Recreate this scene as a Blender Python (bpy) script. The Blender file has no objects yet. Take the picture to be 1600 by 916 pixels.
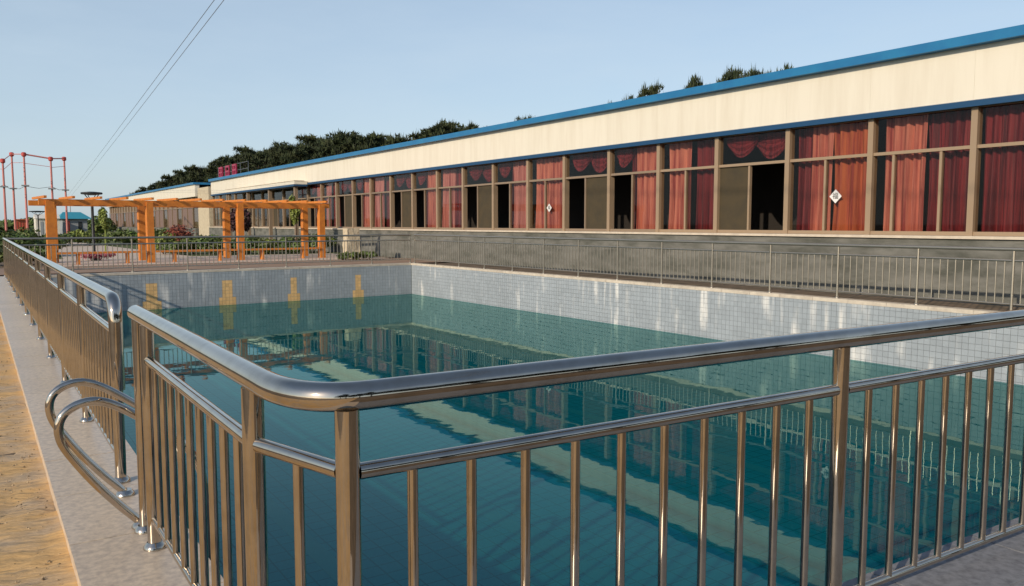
import bpy, bmesh, math, random
from mathutils import Vector, Matrix
random.seed(7)
R = math.radians
scene = bpy.context.scene
COL = scene.collection

# ------------------------------------------------------------------ camera
CAMZ = 1.5
cam_d = bpy.data.cameras.new('camera')
cam = bpy.data.objects.new('camera', cam_d)
COL.objects.link(cam)
cam.location = (0, 0, CAMZ)
YAW, PITCH, FPX = 33.6, 4.9, 1260.0
cam.rotation_euler = (R(90 - PITCH), 0, R(-YAW))
cam_d.sensor_fit = 'HORIZONTAL'
cam_d.sensor_width = 36
cam_d.lens = 36 * FPX / 1600
cam_d.clip_start = 0.05
cam_d.clip_end = 3000
scene.camera = cam

# ------------------------------------------------------------------ sky and sun
SUN_AZ = (-0.93, -0.37)
SUN_EL = 24.0
SKY_STRENGTH = 0.13
world = bpy.data.worlds.new('World')
scene.world = world
world.use_nodes = True
nt = world.node_tree
nt.nodes.clear()
sky = nt.nodes.new('ShaderNodeTexSky')
sky.sky_type = 'NISHITA'
sky.sun_disc = False
sky.sun_elevation = R(SUN_EL)
sky.sun_rotation = math.atan2(SUN_AZ[0], SUN_AZ[1])
sky.air_density = 1.0
sky.dust_density = 1.0
sky.ozone_density = 2.5
tc = nt.nodes.new('ShaderNodeTexCoord')
mp = nt.nodes.new('ShaderNodeMapping')
mp.inputs['Scale'].default_value = (1.6, 1.6, 7.0)
nz = nt.nodes.new('ShaderNodeTexNoise')
nz.inputs['Scale'].default_value = 2.3
nz.inputs['Detail'].default_value = 6
nz.inputs['Roughness'].default_value = 0.6
cr = nt.nodes.new('ShaderNodeMapRange')
cr.inputs['From Min'].default_value = 0.35
cr.inputs['From Max'].default_value = 0.8
cr.inputs['To Min'].default_value = 0.52
cr.inputs['To Max'].default_value = 0.68
mx = nt.nodes.new('ShaderNodeMixRGB')
mx.inputs['Color2'].default_value = (4.7, 5.65, 6.5, 1)
bg = nt.nodes.new('ShaderNodeBackground')
bg.inputs['Strength'].default_value = SKY_STRENGTH
wo = nt.nodes.new('ShaderNodeOutputWorld')
L = nt.links.new
L(tc.outputs['Generated'], mp.inputs['Vector'])
L(mp.outputs[0], nz.inputs['Vector'])
L(nz.outputs['Fac'], cr.inputs['Value'])
sx = nt.nodes.new('ShaderNodeSeparateXYZ')
hz = nt.nodes.new('ShaderNodeMapRange')
hz.inputs['From Min'].default_value = 0.18
hz.inputs['From Max'].default_value = 0.65
hz.inputs['To Min'].default_value = 1.05
hz.inputs['To Max'].default_value = 0.12
mv = nt.nodes.new('ShaderNodeMath'); mv.operation = 'MULTIPLY'
L(tc.outputs['Generated'], sx.inputs[0])
L(sx.outputs['Z'], hz.inputs['Value'])
L(hz.outputs[0], mv.inputs[0]); L(cr.outputs[0], mv.inputs[1])
L(mv.outputs[0], mx.inputs['Fac'])
L(sky.outputs[0], mx.inputs['Color1'])
L(mx.outputs[0], bg.inputs['Color'])
L(bg.outputs[0], wo.inputs['Surface'])

sun_d = bpy.data.lights.new('sun', 'SUN')
sun_d.energy = 3.5
sun_d.angle = R(0.6)
sun_d.color = (1.0, 0.86, 0.67)
sun = bpy.data.objects.new('sun', sun_d)
COL.objects.link(sun)
sv = Vector((SUN_AZ[0], SUN_AZ[1], 0)).normalized() * math.cos(R(SUN_EL)) + Vector((0, 0, math.sin(R(SUN_EL))))
sun.rotation_euler = sv.to_track_quat('Z', 'Y').to_euler()
sun.location = (-30, -20, 30)

vs = scene.view_settings
vs.view_transform = 'Standard'
vs.look = 'None'
vs.exposure = 0.0
vs.gamma = 1.0
vs.use_curve_mapping = False
scene.render.engine = 'CYCLES'
scene.cycles.max_bounces = 8
scene.cycles.transparent_max_bounces = 16
scene.cycles.caustics_reflective = False
scene.cycles.caustics_refractive = False

# pixel (of the 1600 x 916 photograph) to a point on an axis plane: used only to measure where things stand
_th, _p = R(YAW), R(PITCH)
_fw = Vector((math.sin(_th) * math.cos(_p), math.cos(_th) * math.cos(_p), -math.sin(_p)))
_r = Vector((math.cos(_th), -math.sin(_th), 0))
_u = _r.cross(_fw)
def at(px, py, ax, v):
    d = _fw + _r * ((px - 800) / FPX) - _u * ((py - 458) / FPX)
    t = (v - (0, 0, CAMZ)[ax]) / d[ax]
    return Vector((0, 0, CAMZ)) + d * t

# ------------------------------------------------------------------ materials
def mat(name, col, rough=0.6, metal=0.0, noise=None, bump=None, spec=0.5, island=0.0, coord='Object', subsurf=0):
    """noise=(scale, colour2, min, max[, stretch]); bump=(scale, strength, distance[, stretch]); island: random value per loose piece"""
    m = bpy.data.materials.new(name)
    m.use_nodes = True
    n = m.node_tree.nodes
    lk = m.node_tree.links.new
    b = n['Principled BSDF']
    b.inputs['Base Color'].default_value = (*col, 1)
    b.inputs['Roughness'].default_value = rough
    b.inputs['Metallic'].default_value = metal
    b.inputs['Specular IOR Level'].default_value = spec
    geo = n.new('ShaderNodeNewGeometry')
    out = None
    def coords(stretch):
        mpn = n.new('ShaderNodeMapping')
        mpn.inputs['Scale'].default_value = stretch
        lk(geo.outputs['Position'], mpn.inputs['Vector'])
        return mpn.outputs[0]
    if noise:
        st = noise[4] if len(noise) > 4 else (1, 1, 1)
        t = n.new('ShaderNodeTexNoise')
        t.inputs['Scale'].default_value = noise[0]
        t.inputs['Detail'].default_value = 7
        t.inputs['Roughness'].default_value = 0.62
        lk(coords(st), t.inputs['Vector'])
        r_ = n.new('ShaderNodeMapRange')
        r_.inputs['From Min'].default_value = noise[2]
        r_.inputs['From Max'].default_value = noise[3]
        lk(t.outputs['Fac'], r_.inputs['Value'])
        mixn = n.new('ShaderNodeMixRGB')
        mixn.inputs['Color1'].default_value = (*col, 1)
        mixn.inputs['Color2'].default_value = (*noise[1], 1)
        lk(r_.outputs[0], mixn.inputs['Fac'])
        out = mixn.outputs[0]
    if island:
        hs = n.new('ShaderNodeHueSaturation')
        mr = n.new('ShaderNodeMapRange')
        mr.inputs['To Min'].default_value = 1 - island
        mr.inputs['To Max'].default_value = 1 + island
        oi = n.new('ShaderNodeObjectInfo')
        ad = n.new('ShaderNodeMath'); ad.operation = 'ADD'
        fr = n.new('ShaderNodeMath'); fr.operation = 'FRACT'
        lk(geo.outputs['Random Per Island'], ad.inputs[0])
        lk(oi.outputs['Random'], ad.inputs[1])
        lk(ad.outputs[0], fr.inputs[0])
        lk(fr.outputs[0], mr.inputs['Value'])
        lk(mr.outputs[0], hs.inputs['Value'])
        if out: lk(out, hs.inputs['Color'])
        else: hs.inputs['Color'].default_value = (*col, 1)
        out = hs.outputs[0]
    if out: lk(out, b.inputs['Base Color'])
    if bump:
        st = bump[3] if len(bump) > 3 else (1, 1, 1)
        t = n.new('ShaderNodeTexNoise')
        t.inputs['Scale'].default_value = bump[0]
        t.inputs['Detail'].default_value = 6
        lk(coords(st), t.inputs['Vector'])
        bn = n.new('ShaderNodeBump')
        bn.inputs['Strength'].default_value = bump[1]
        bn.inputs['Distance'].default_value = bump[2]
        lk(t.outputs['Fac'], bn.inputs['Height'])
        lk(bn.outputs[0], b.inputs['Normal'])
    return m

M = {}
M['steel'] = mat('polished_steel', (0.60, 0.52, 0.43), 0.07, 1.0, noise=(9, (0.46, 0.39, 0.31), 0.45, 0.75), bump=(60, 0.02, 0.002))
def smudge(m, lo, hi):
    n = m.node_tree.nodes; lk = m.node_tree.links.new
    g_ = n.new('ShaderNodeNewGeometry'); t = n.new('ShaderNodeTexNoise'); t.inputs['Scale'].default_value = 14; t.inputs['Detail'].default_value = 5
    r_ = n.new('ShaderNodeMapRange'); r_.inputs['From Min'].default_value = .4; r_.inputs['From Max'].default_value = .72
    r_.inputs['To Min'].default_value = lo; r_.inputs['To Max'].default_value = hi
    lk(g_.outputs['Position'], t.inputs['Vector']); lk(t.outputs['Fac'], r_.inputs['Value']); lk(r_.outputs[0], n['Principled BSDF'].inputs['Roughness'])
smudge(M['steel'], 0.03, 0.10)
M['steel_far'] = mat('brushed_steel', (0.40, 0.36, 0.30), 0.38, 0.8)
M['sand'] = mat('yellow_sand', (0.64, 0.40, 0.17), 0.95, noise=(1.7, (0.52, 0.38, 0.24), 0.44, 0.60, (0.8, 1.6, 1)), bump=(7, 0.8, 0.05, (0.7, 2.4, 1)))
M['earth'] = mat('brown_earth', (0.20, 0.14, 0.09), 0.95, noise=(2.5, (0.10, 0.075, 0.045), 0.4, 0.65), bump=(12, 0.5, 0.02))
M['concrete'] = mat('grey_concrete', (0.24, 0.24, 0.25), 0.75, noise=(24, (0.13, 0.13, 0.14), 0.4, 0.7), bump=(70, 0.25, 0.004))
M['coping'] = mat('pale_stone_slab', (0.68, 0.55, 0.41), 0.34, noise=(26, (0.45, 0.36, 0.28), 0.38, 0.66), bump=(40, 0.08, 0.003), island=0.06)
M['copingedge'] = mat('cream_coping', (0.66, 0.58, 0.47), 0.5, noise=(5, (0.5, 0.43, 0.35), 0.4, 0.7), island=0.06)
M['grout'] = mat('grey_grout', (0.24, 0.27, 0.28), 0.9)
M['paving'] = mat('pink_paving', (0.64, 0.51, 0.40), 0.8, noise=(3, (0.50, 0.40, 0.32), 0.4, 0.7), bump=(20, 0.2, 0.006))
M['lawn'] = mat('lawn', (0.07, 0.11, 0.025), 0.95, noise=(1.2, (0.13, 0.12, 0.05), 0.4, 0.7), bump=(30, 0.8, 0.03))
M['orange'] = mat('orange_paint', (0.66, 0.225, 0.03), 0.6, noise=(4, (0.46, 0.145, 0.028), 0.4, 0.75), bump=(25, 0.15, 0.004, (1, 1, 0.1)))
M['cream'] = mat('cream_panel', (0.78, 0.72, 0.60), 0.5, noise=(3.5, (0.69, 0.62, 0.50), 0.42, 0.8, (1, 1, 0.10)), island=0.012)
M['navy'] = mat('dark_blue_sheet_metal', (0.010, 0.06, 0.145), 0.45)
M['blue'] = mat('blue_sheet_metal', (0.015, 0.15, 0.34), 0.4, noise=(1.5, (0.02, 0.19, 0.38), 0.4, 0.7))
M['tanframe'] = mat('tan_window_frame', (0.33, 0.235, 0.15), 0.45, noise=(3, (0.33, 0.24, 0.16), 0.4, 0.7))
M['darkframe'] = mat('brown_window_frame', (0.26, 0.19, 0.13), 0.5)
M['sill'] = mat('cream_sill', (0.68, 0.58, 0.46), 0.6, noise=(4, (0.52, 0.45, 0.36), 0.4, 0.7))
M['greywall'] = mat('grey_green_render', (0.19, 0.185, 0.165), 0.85, noise=(2.2, (0.085, 0.087, 0.072), 0.38, 0.66, (1, 0.5, 1.6)), bump=(20, 0.4, 0.012))
M['interior'] = mat('dark_interior', (0.035, 0.03, 0.028), 0.9)  # room shade put into the colour: near-black keeps the interior dark
M['salmon'] = mat('salmon_cloth', (0.66, 0.23, 0.17), 0.8, noise=(6, (0.30, 0.05, 0.05), 0.44, 0.64, (1, 2, 0.05)))  # fold shade painted as upright dark streaks, here and in the next three cloths
M['rose'] = mat('rose_cloth', (0.62, 0.25, 0.23), 0.8, noise=(6, (0.30, 0.06, 0.07), 0.44, 0.64, (1, 2, 0.05)))
M['orangecloth'] = mat('orange_cloth', (0.56, 0.15, 0.06), 0.8, noise=(7, (0.30, 0.045, 0.035), 0.42, 0.62, (1, 2, 0.05)))
M['darkred'] = mat('dark_red_cloth', (0.24, 0.02, 0.03), 0.7, noise=(8, (0.08, 0.004, 0.012), 0.4, 0.6, (1, 2, 0.05)))
M['screen'] = mat('olive_insect_screen', (0.065, 0.047, 0.022), 0.8, noise=(3, (0.048, 0.037, 0.02), 0.4, 0.7))
M['brownpane'] = mat('brown_blind', (0.20, 0.13, 0.105), 0.6)
M['white'] = mat('white_paper', (0.8, 0.78, 0.76), 0.6)
M['ink'] = mat('black_ink', (0.02, 0.02, 0.025), 0.6)
M['redpaint'] = mat('red_paint', (0.50, 0.06, 0.045), 0.5)
M['redpole'] = mat('red_pole_paint', (0.58, 0.20, 0.17), 0.6)
M['darkmetal'] = mat('dark_metal', (0.02, 0.025, 0.028), 0.5)
M['greymetal'] = mat('grey_metal', (0.30, 0.31, 0.32), 0.5)
M['signred'] = mat('crimson_sign', (0.34, 0.012, 0.05), 0.4)
M['whitewall'] = mat('white_wall', (0.72, 0.68, 0.60), 0.8, noise=(2, (0.62, 0.58, 0.52), 0.4, 0.7))
M['greyhut'] = mat('grey_hut_wall', (0.30, 0.32, 0.34), 0.8)
M['turq'] = mat('turquoise_roof', (0.03, 0.27, 0.36), 0.5)
M['rust'] = mat('orange_red_sheet', (0.48, 0.13, 0.06), 0.7, noise=(3, (0.36, 0.10, 0.06), 0.4, 0.7))
M['block'] = mat('cream_rough_stone', (0.58, 0.50, 0.36), 0.9, noise=(5, (0.46, 0.38, 0.27), 0.4, 0.68), bump=(14, 0.7, 0.03))
M['bark'] = mat('pine_bark', (0.10, 0.065, 0.045), 0.95, bump=(14, 0.8, 0.03, (1, 1, 0.3)))
M['pine'] = mat('pine_needles', (0.030, 0.046, 0.016), 0.8, island=0.6, noise=(0.5, (0.058, 0.064, 0.02), 0.4, 0.7))
M['leaf'] = mat('green_leaves', (0.075, 0.125, 0.025), 0.6, island=0.45, noise=(0.9, (0.12, 0.13, 0.03), 0.4, 0.7))
M['leafpale'] = mat('pale_green_leaves', (0.20, 0.24, 0.05), 0.6, island=0.4)
M['leafred'] = mat('red_leaves', (0.22, 0.055, 0.03), 0.6, island=0.45)
M['leafplum'] = mat('plum_leaves', (0.06, 0.025, 0.028), 0.6, island=0.5)
M['pinkflower'] = mat('pink_flowers', (0.50, 0.16, 0.20), 0.7, island=0.3)
M['cable'] = mat('grey_cable', (0.16, 0.17, 0.19), 0.6)

# tiles: pale grey-blue glaze with white lime runs
def tile_mat(name, base, runs=True, island=0.06):
    m = mat(name, base, 0.32, island=island, noise=(0.9, tuple(c * 0.88 for c in base), 0.4, 0.7))
    n = m.node_tree.nodes; lk = m.node_tree.links.new
    if runs:
        b = n['Principled BSDF']
        src = b.inputs['Base Color'].links[0].from_socket
        geo = n.new('ShaderNodeNewGeometry')
        def nzr(scale, st, lo, hi):
            q = n.new('ShaderNodeMapping'); q.inputs['Scale'].default_value = st
            lk(geo.outputs['Position'], q.inputs['Vector'])
            t = n.new('ShaderNodeTexNoise'); t.inputs['Scale'].default_value = scale; t.inputs['Detail'].default_value = 4
            lk(q.outputs[0], t.inputs['Vector'])
            r_ = n.new('ShaderNodeMapRange'); r_.inputs['From Min'].default_value = lo; r_.inputs['From Max'].default_value = hi
            lk(t.outputs['Fac'], r_.inputs['Value'])
            return r_.outputs[0]
        a = nzr(4.5, (1, 1, 0.08), 0.52, 0.66)
        c = nzr(1.3, (1, 1, 0.8), 0.46, 0.62)
        mu = n.new('ShaderNodeMath'); mu.operation = 'MULTIPLY'
        lk(a, mu.inputs[0]); lk(c, mu.inputs[1])
        mu2 = n.new('ShaderNodeMath'); mu2.operation = 'MULTIPLY'; mu2.inputs[1].default_value = 0.9
        lk(mu.outputs[0], mu2.inputs[0])
        mxn = n.new('ShaderNodeMixRGB'); mxn.inputs['Color2'].default_value = (0.80, 0.79, 0.76, 1)
        lk(mu2.outputs[0], mxn.inputs['Fac']); lk(src, mxn.inputs['Color1'])
        lk(mxn.outputs[0], b.inputs['Base Color'])
    return m
M['tile'] = tile_mat('pale_blue_grey_tile', (0.37, 0.41, 0.445))
M['tileyellow'] = tile_mat('yellow_tile', (0.84, 0.54, 0.24), False, 0.12)
def floor_tile_mat():
    m = bpy.data.materials.new('teal_pool_tile'); m.use_nodes = True
    n = m.node_tree.nodes; lk = m.node_tree.links.new
    b = n['Principled BSDF']; b.inputs['Roughness'].default_value = 0.5
    geo = n.new('ShaderNodeNewGeometry')
    q = n.new('ShaderNodeMapping'); q.inputs['Scale'].default_value = (1, 1, 1)
    lk(geo.outputs['Position'], q.inputs['Vector'])
    br = n.new('ShaderNodeTexBrick')
    br.offset = 0.0
    br.inputs['Scale'].default_value = 1.0
    br.inputs['Brick Width'].default_value = 0.25
    br.inputs['Row Height'].default_value = 0.25
    br.inputs['Mortar Size'].default_value = 0.012
    br.inputs['Color1'].default_value = (0.08, 0.40, 0.46, 1)
    br.inputs['Color2'].default_value = (0.11, 0.46, 0.50, 1)
    br.inputs['Mortar'].default_value = (0.03, 0.17, 0.22, 1)
    lk(q.outputs[0], br.inputs['Vector'])
    lk(br.outputs['Color'], b.inputs['Base Color'])
    return m
M['pooltile'] = floor_tile_mat()

def water_mat():
    m = bpy.data.materials.new('pool_water'); m.use_nodes = True
    n = m.node_tree.nodes; lk = m.node_tree.links.new
    n.clear()
    out = n.new('ShaderNodeOutputMaterial')
    geo = n.new('ShaderNodeNewGeometry')
    q = n.new('ShaderNodeMapping'); q.inputs['Scale'].default_value = (1.0, 1.0, 1.0)
    lk(geo.outputs['Position'], q.inputs['Vector'])
    t = n.new('ShaderNodeTexNoise'); t.inputs['Scale'].default_value = 1.1; t.inputs['Detail'].default_value = 3; t.inputs['Roughness'].default_value = 0.5
    lk(q.outputs[0], t.inputs['Vector'])
    bn = n.new('ShaderNodeBump'); bn.inputs['Strength'].default_value = 0.10; bn.inputs['Distance'].default_value = 0.03
    lk(t.outputs['Fac'], bn.inputs['Height'])
    fr = n.new('ShaderNodeFresnel'); fr.inputs['IOR'].default_value = 1.33
    lk(bn.outputs[0], fr.inputs['Normal'])
    gl = n.new('ShaderNodeBsdfGlossy'); gl.inputs['Roughness'].default_value = 0.01
    gl.inputs['Color'].default_value = (0.66, 0.94, 0.84, 1)
    lk(bn.outputs[0], gl.inputs['Normal'])
    tr = n.new('ShaderNodeBsdfTransparent'); tr.inputs['Color'].default_value = (0.26, 0.70, 0.74, 1)
    df = n.new('ShaderNodeBsdfDiffuse'); df.inputs['Color'].default_value = (0.006, 0.25, 0.27, 1)
    m1 = n.new('ShaderNodeMixShader'); m1.inputs[0].default_value = 0.26
    lk(tr.outputs[0], m1.inputs[1]); lk(df.outputs[0], m1.inputs[2])
    m2 = n.new('ShaderNodeMixShader')
    fm = n.new('ShaderNodeMath'); fm.operation = 'MULTIPLY'; fm.inputs[1].default_value = 0.85
    lk(fr.outputs[0], fm.inputs[0])
    lk(fm.outputs[0], m2.inputs[0]); lk(m1.outputs[0], m2.inputs[1]); lk(gl.outputs[0], m2.inputs[2])
    lk(m2.outputs[0], out.inputs['Surface'])
    return m
M['water'] = water_mat()

def glass_mat():
    m = bpy.data.materials.new('window_glass'); m.use_nodes = True
    n = m.node_tree.nodes; lk = m.node_tree.links.new
    n.clear()
    out = n.new('ShaderNodeOutputMaterial')
    fr = n.new('ShaderNodeFresnel')
    g_ = n.new('ShaderNodeNewGeometry'); io = n.new('ShaderNodeMapRange')
    io.inputs['To Min'].default_value = 1.33; io.inputs['To Max'].default_value = 1/1.33
    lk(g_.outputs['Backfacing'], io.inputs['Value']); lk(io.outputs[0], fr.inputs['IOR'])
    gl = n.new('ShaderNodeBsdfGlossy'); gl.inputs['Roughness'].default_value = 0.02; gl.inputs['Color'].default_value = (0.6, 0.6, 0.6, 1)
    tr = n.new('ShaderNodeBsdfTransparent'); tr.inputs['Color'].default_value = (0.88, 0.86, 0.83, 1)
    m2 = n.new('ShaderNodeMixShader')
    lk(fr.outputs[0], m2.inputs[0]); lk(tr.outputs[0], m2.inputs[1]); lk(gl.outputs[0], m2.inputs[2])
    lk(m2.outputs[0], out.inputs['Surface'])
    return m
M['glass'] = glass_mat()

# ------------------------------------------------------------------ helpers
class MB:
    def __init__(s): s.v = []; s.f = []
    def box(s, x0, x1, y0, y1, z0, z1):
        b = len(s.v)
        s.v += [(x0,y0,z0),(x1,y0,z0),(x1,y1,z0),(x0,y1,z0),(x0,y0,z1),(x1,y0,z1),(x1,y1,z1),(x0,y1,z1)]
        s.f += [tuple(b+i for i in q) for q in ((0,3,2,1),(4,5,6,7),(0,1,5,4),(1,2,6,5),(2,3,7,6),(3,0,4,7))]
        return s
    def obox(s, c, ax, ay, az):
        """box around c with half-extent vectors"""
        b = len(s.v); c = Vector(c)
        for sz in (-1, 1):
            for sx, sy in ((-1,-1),(1,-1),(1,1),(-1,1)):
                s.v.append(tuple(c + ax*sx + ay*sy + az*sz))
        s.f += [tuple(b+i for i in q) for q in ((0,3,2,1),(4,5,6,7),(0,1,5,4),(1,2,6,5),(2,3,7,6),(3,0,4,7))]
        return s
    def tube(s, pts, rad, n=12, caps=True):
        pts = [Vector(p) for p in pts]
        rr = rad if isinstance(rad, (list, tuple)) else [rad]*len(pts)
        b = len(s.v); prev = None
        for i, p in enumerate(pts):
            if i == 0: t = pts[1]-p
            elif i == len(pts)-1: t = p-pts[i-1]
            else: t = (pts[i+1]-p).normalized() + (p-pts[i-1]).normalized()
            t.normalize()
            if prev is None:
                up = Vector((0,0,1)) if abs(t.z) < 0.9 else Vector((1,0,0))
                a = t.cross(up).normalized()
            else:
                a = (prev - t*prev.dot(t)).normalized()
            prev = a; c = t.cross(a)
            for k in range(n):
                w = 2*math.pi*k/n
                s.v.append(tuple(p + (a*math.cos(w)+c*math.sin(w))*rr[i]))
        for i in range(len(pts)-1):
            for k in range(n):
                k2 = (k+1) % n
                s.f.append((b+i*n+k, b+i*n+k2, b+(i+1)*n+k2, b+(i+1)*n+k))
        if caps:
            s.f.append(tuple(b+k for k in range(n))[::-1])
            e = b+(len(pts)-1)*n
            s.f.append(tuple(e+k for k in range(n)))
        return s
    def lathe(s, prof, n=16, c=(0,0)):
        b = len(s.v)
        for r_, z in prof:
            for k in range(n):
                w = 2*math.pi*k/n
                s.v.append((c[0]+r_*math.cos(w), c[1]+r_*math.sin(w), z))
        for i in range(len(prof)-1):
            for k in range(n):
                k2 = (k+1) % n
                s.f.append((b+i*n+k, b+i*n+k2, b+(i+1)*n+k2, b+(i+1)*n+k))
        s.f.append(tuple(b+k for k in range(n))[::-1])
        e = b+(len(prof)-1)*n
        s.f.append(tuple(e+k for k in range(n)))
        return s
    def mesh(s, name, m, smooth=False):
        me = bpy.data.meshes.new(name)
        me.from_pydata(s.v, [], s.f)
        me.materials.append(m)
        if smooth:
            me.shade_smooth()
            try: me.set_sharp_from_angle(angle=R(40))
            except Exception: pass
        return me
    def build(s, name, m, parent=None, smooth=False):
        return put(name, s.mesh(name, m, smooth), parent)

def put(name, me, parent=None, loc=None):
    o = bpy.data.objects.new(name, me)
    COL.objects.link(o)
    if parent is not None: o.parent = parent
    if loc is not None: o.location = loc
    return o
def tag(o, label, cat, group=None):
    o['label'] = label; o['category'] = cat
    if group: o['group'] = group
    return o
def thing(name, label, cat, loc=(0,0,0), group=None):
    o = put(name, None, None, loc)
    o.empty_display_size = 0.2
    return tag(o, label, cat, group)
def struct(o, label=None):
    o['kind'] = 'structure'
    if label: o['label'] = label
    return o
_o1 = ['first','second','third','fourth','fifth','sixth','seventh','eighth','ninth','tenth','eleventh','twelfth','thirteenth','fourteenth','fifteenth','sixteenth','seventeenth','eighteenth','nineteenth','twentieth']
def ordn(i):
    return _o1[i] if i < 20 else 'twenty-'+_o1[i-20]
def lerp(a, b, t): return a + (b - a) * t

# ------------------------------------------------------------------ ground, pool, water
NL, NR = Vector((0.78, 1.99, 0)), Vector((14.62, 1.60, 0))
FR, FL = Vector((13.95, 28.0, 0)), Vector((0.78, 27.15, 0))
WATER_Z, FLOOR_Z = -1.19, -2.5
GZ = -0.06
def ringsheet(name, inner, outer, z, m):
    b = MB()
    b.v = [(p[0], p[1], z) for p in inner] + [(p[0], p[1], z) for p in outer]
    b.f = [(i, i+4, (i+1) % 4+4, (i+1) % 4)[::-1] for i in range(4)]
    return b.build(name, m)
out4 = [(-1500,-1500),(1500,-1500),(1500,1500),(-1500,1500)]
hole = [(NL.x-.05, NL.y-.05),(NR.x+.05, NR.y-.05),(FR.x+.05, FR.y+.05),(FL.x-.05, FL.y+.05)]
struct(ringsheet('ground', hole, out4, GZ-0.03, M['earth']), 'bare brown earth around the pool and beyond')

# sandy strip beside the pool, with a little relief
def sand():
    b = MB()
    xs = [-3.2,-2.6,-2] + [-1.5+i*0.075 for i in range(25)]
    ys = [-40,-20,-10,-4,-1] + [i*0.12 for i in range(0,150)] + [18+i*0.6 for i in range(0,40)]
    rnd = random.Random(3)
    for y in ys:
        for x in xs:
            z = GZ + 0.012*math.sin(y*3.1+x*1.3)*math.sin(y*1.27+2) + rnd.uniform(-0.009,0.009)
            if abs(math.sin(y*1.9 + 0.5*math.sin(x*3+y))) < 0.06: z -= 0.02
            b.v.append((min(x, 0.2999), y, z))
    nx = len(xs)
    for j in range(len(ys)-1):
        for i in range(nx-1):
            b.f.append((j*nx+i, j*nx+i+1, (j+1)*nx+i+1, (j+1)*nx+i))
    return b.build('sand_path', M['sand'], None, True)
struct(sand(), 'yellow sandy path beside the pool edge')
b = MB(); b.box(0.815, 40, 0.55, 1.60, -0.3, -0.004)
ap = b.build('concrete_pavement', M['concrete']); struct(ap, 'grey concrete pavement at the near end of the pool')
b = MB(); b.v = [(-6,28.9,GZ+.01),(16.5,28.9,GZ+.01),(16.5,33.2,GZ+.01),(-6,33.2,GZ+.01)]; b.f=[(0,1,2,3)]
struct(b.build('earth_strip', mat('reddish_earth', (0.33,0.22,0.15), 0.95, noise=(2,(0.24,0.16,0.11),.4,.7))), 'reddish bare earth between pool and pergola')
b = MB(); b.v = [(2.6,33.2,GZ+.02),(15.5,33.2,GZ+.02),(15.5,40.5,GZ+.02),(2.6,40.5,GZ+.02),(3.2,40.5,GZ+.02),(8.6,40.5,GZ+.02),(7.2,76,GZ+.02),(5.2,76,GZ+.02)]
b.f = [(0,1,2,3),(4,5,6,7)]
struct(b.build('paved_path', M['paving']), 'pale pink paved path running under the pergola')
b = MB(); b.v = [(-60,40.4,GZ+.008),(16.4,40.4,GZ+.008),(16.4,160,GZ+.008),(-60,160,GZ+.008)]; b.f=[(0,1,2,3)]
struct(b.build('lawn', M['lawn']), 'green lawn beyond the pergola')

# pool shell
pool = put('swimming_pool', None); struct(pool, 'tiled swimming pool, part filled')
def wallbacking(P, Q):
    n_ = Vector((-(Q-P).y, (Q-P).x, 0)).normalized()   # inward for counter-clockwise order
    b = MB()
    o_ = -n_*0.20
    b.v = [tuple(P+Vector((0,0,FLOOR_Z))), tuple(Q+Vector((0,0,FLOOR_Z))), tuple(Q+Vector((0,0,-0.031))), tuple(P+Vector((0,0,-0.031)))]
    b.f = [(0,1,2,3)]
    return b, n_
for nm, P, Q in (('pool_wall', NL, NR), ('pool_wall', NR, FR), ('pool_wall', FR, FL), ('pool_wall', FL, NL)):
    b, n_ = wallbacking(P, Q)
    b.build('pool_wall', M['grout'], pool)
b = MB(); b.v = [(p.x, p.y, FLOOR_Z+.002) for p in (NL, NR, FR, FL)]; b.f=[(0,1,2,3)]
b.build('pool_floor', M['pooltile'], pool)
# painted lane lines on the floor
b = MB()
for x in (3.3, 5.75, 8.1, 10.5):
    z = FLOOR_Z+.008
    k = len(b.v); b.v += [(x-.12,3.0,z),(x+.12,3.0,z),(x+.12,26.3,z),(x-.12,26.3,z)]; b.f.append((k,k+1,k+2,k+3))
b.build('lane_line', mat('pale_lane_tile',(0.36,0.48,0.45),0.5), pool)
TS = 0.1125
tile_box = MB().box(-TS/2+.003, TS/2-.003, -0.006, 0.006, -TS/2+.003, TS/2-.003)
tile_me = tile_box.mesh('tile', M['tile'])
def tiles(P, Q, single=None, marks=(), rows=11):
    d = (Q-P); ln = d.length; d = d.normalized()
    n_ = Vector((-d.y, d.x, 0))
    cols = int(ln/TS); off = (ln-cols*TS)/2
    rest = MB(); yel = {}
    rng = random.Random(5)
    rot = math.atan2(d.y, d.x)
    for c in range(cols):
        s_ = off+(c+.5)*TS
        for r_ in range(rows):
            z = -0.032-(r_+.5)*TS
            proud = 0.004+rng.uniform(0,0.0025)
            ctr = P + d*s_ + n_*proud + Vector((0,0,z))
            mk = None
            for i, mxx in enumerate(marks):
                dx = abs(ctr.x-mxx)
                if (3 <= r_ < 8 and dx < TS*1.05) or (r_ >= 8 and dx < TS*2.1): mk = i
            if mk is not None:
                yel.setdefault(mk, MB()).obox(ctr, d*(TS/2-.003), n_*.006, Vector((0,0,TS/2-.003)))
            elif single and single(ctr):
                o = put('tile', tile_me, pool, ctr); o.rotation_euler = (0,0,rot)
            else:
                rest.obox(ctr, d*(TS/2-.003), n_*.006, Vector((0,0,TS/2-.003)))
    o = rest.build('tile_field', M['tile'], pool); o['kind'] = 'stuff'
    for i, y in yel.items():
        y.build('lane_marker', M['tileyellow'], pool)
tiles(NR, FR, single=lambda c: 6.35 < c.y < 6.35+27*TS)
tiles(FR, FL, marks=(4.56, 6.92, 9.25, 11.72))
tiles(FL, NL)
tiles(NL, NR)
b = MB()
b.v = [(p.x, p.y, WATER_Z) for p in (NL, NR, FR, FL)]; b.f = [(0,1,2,3)]
struct(b.build('water', M['water']), 'still teal water in the pool')

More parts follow.
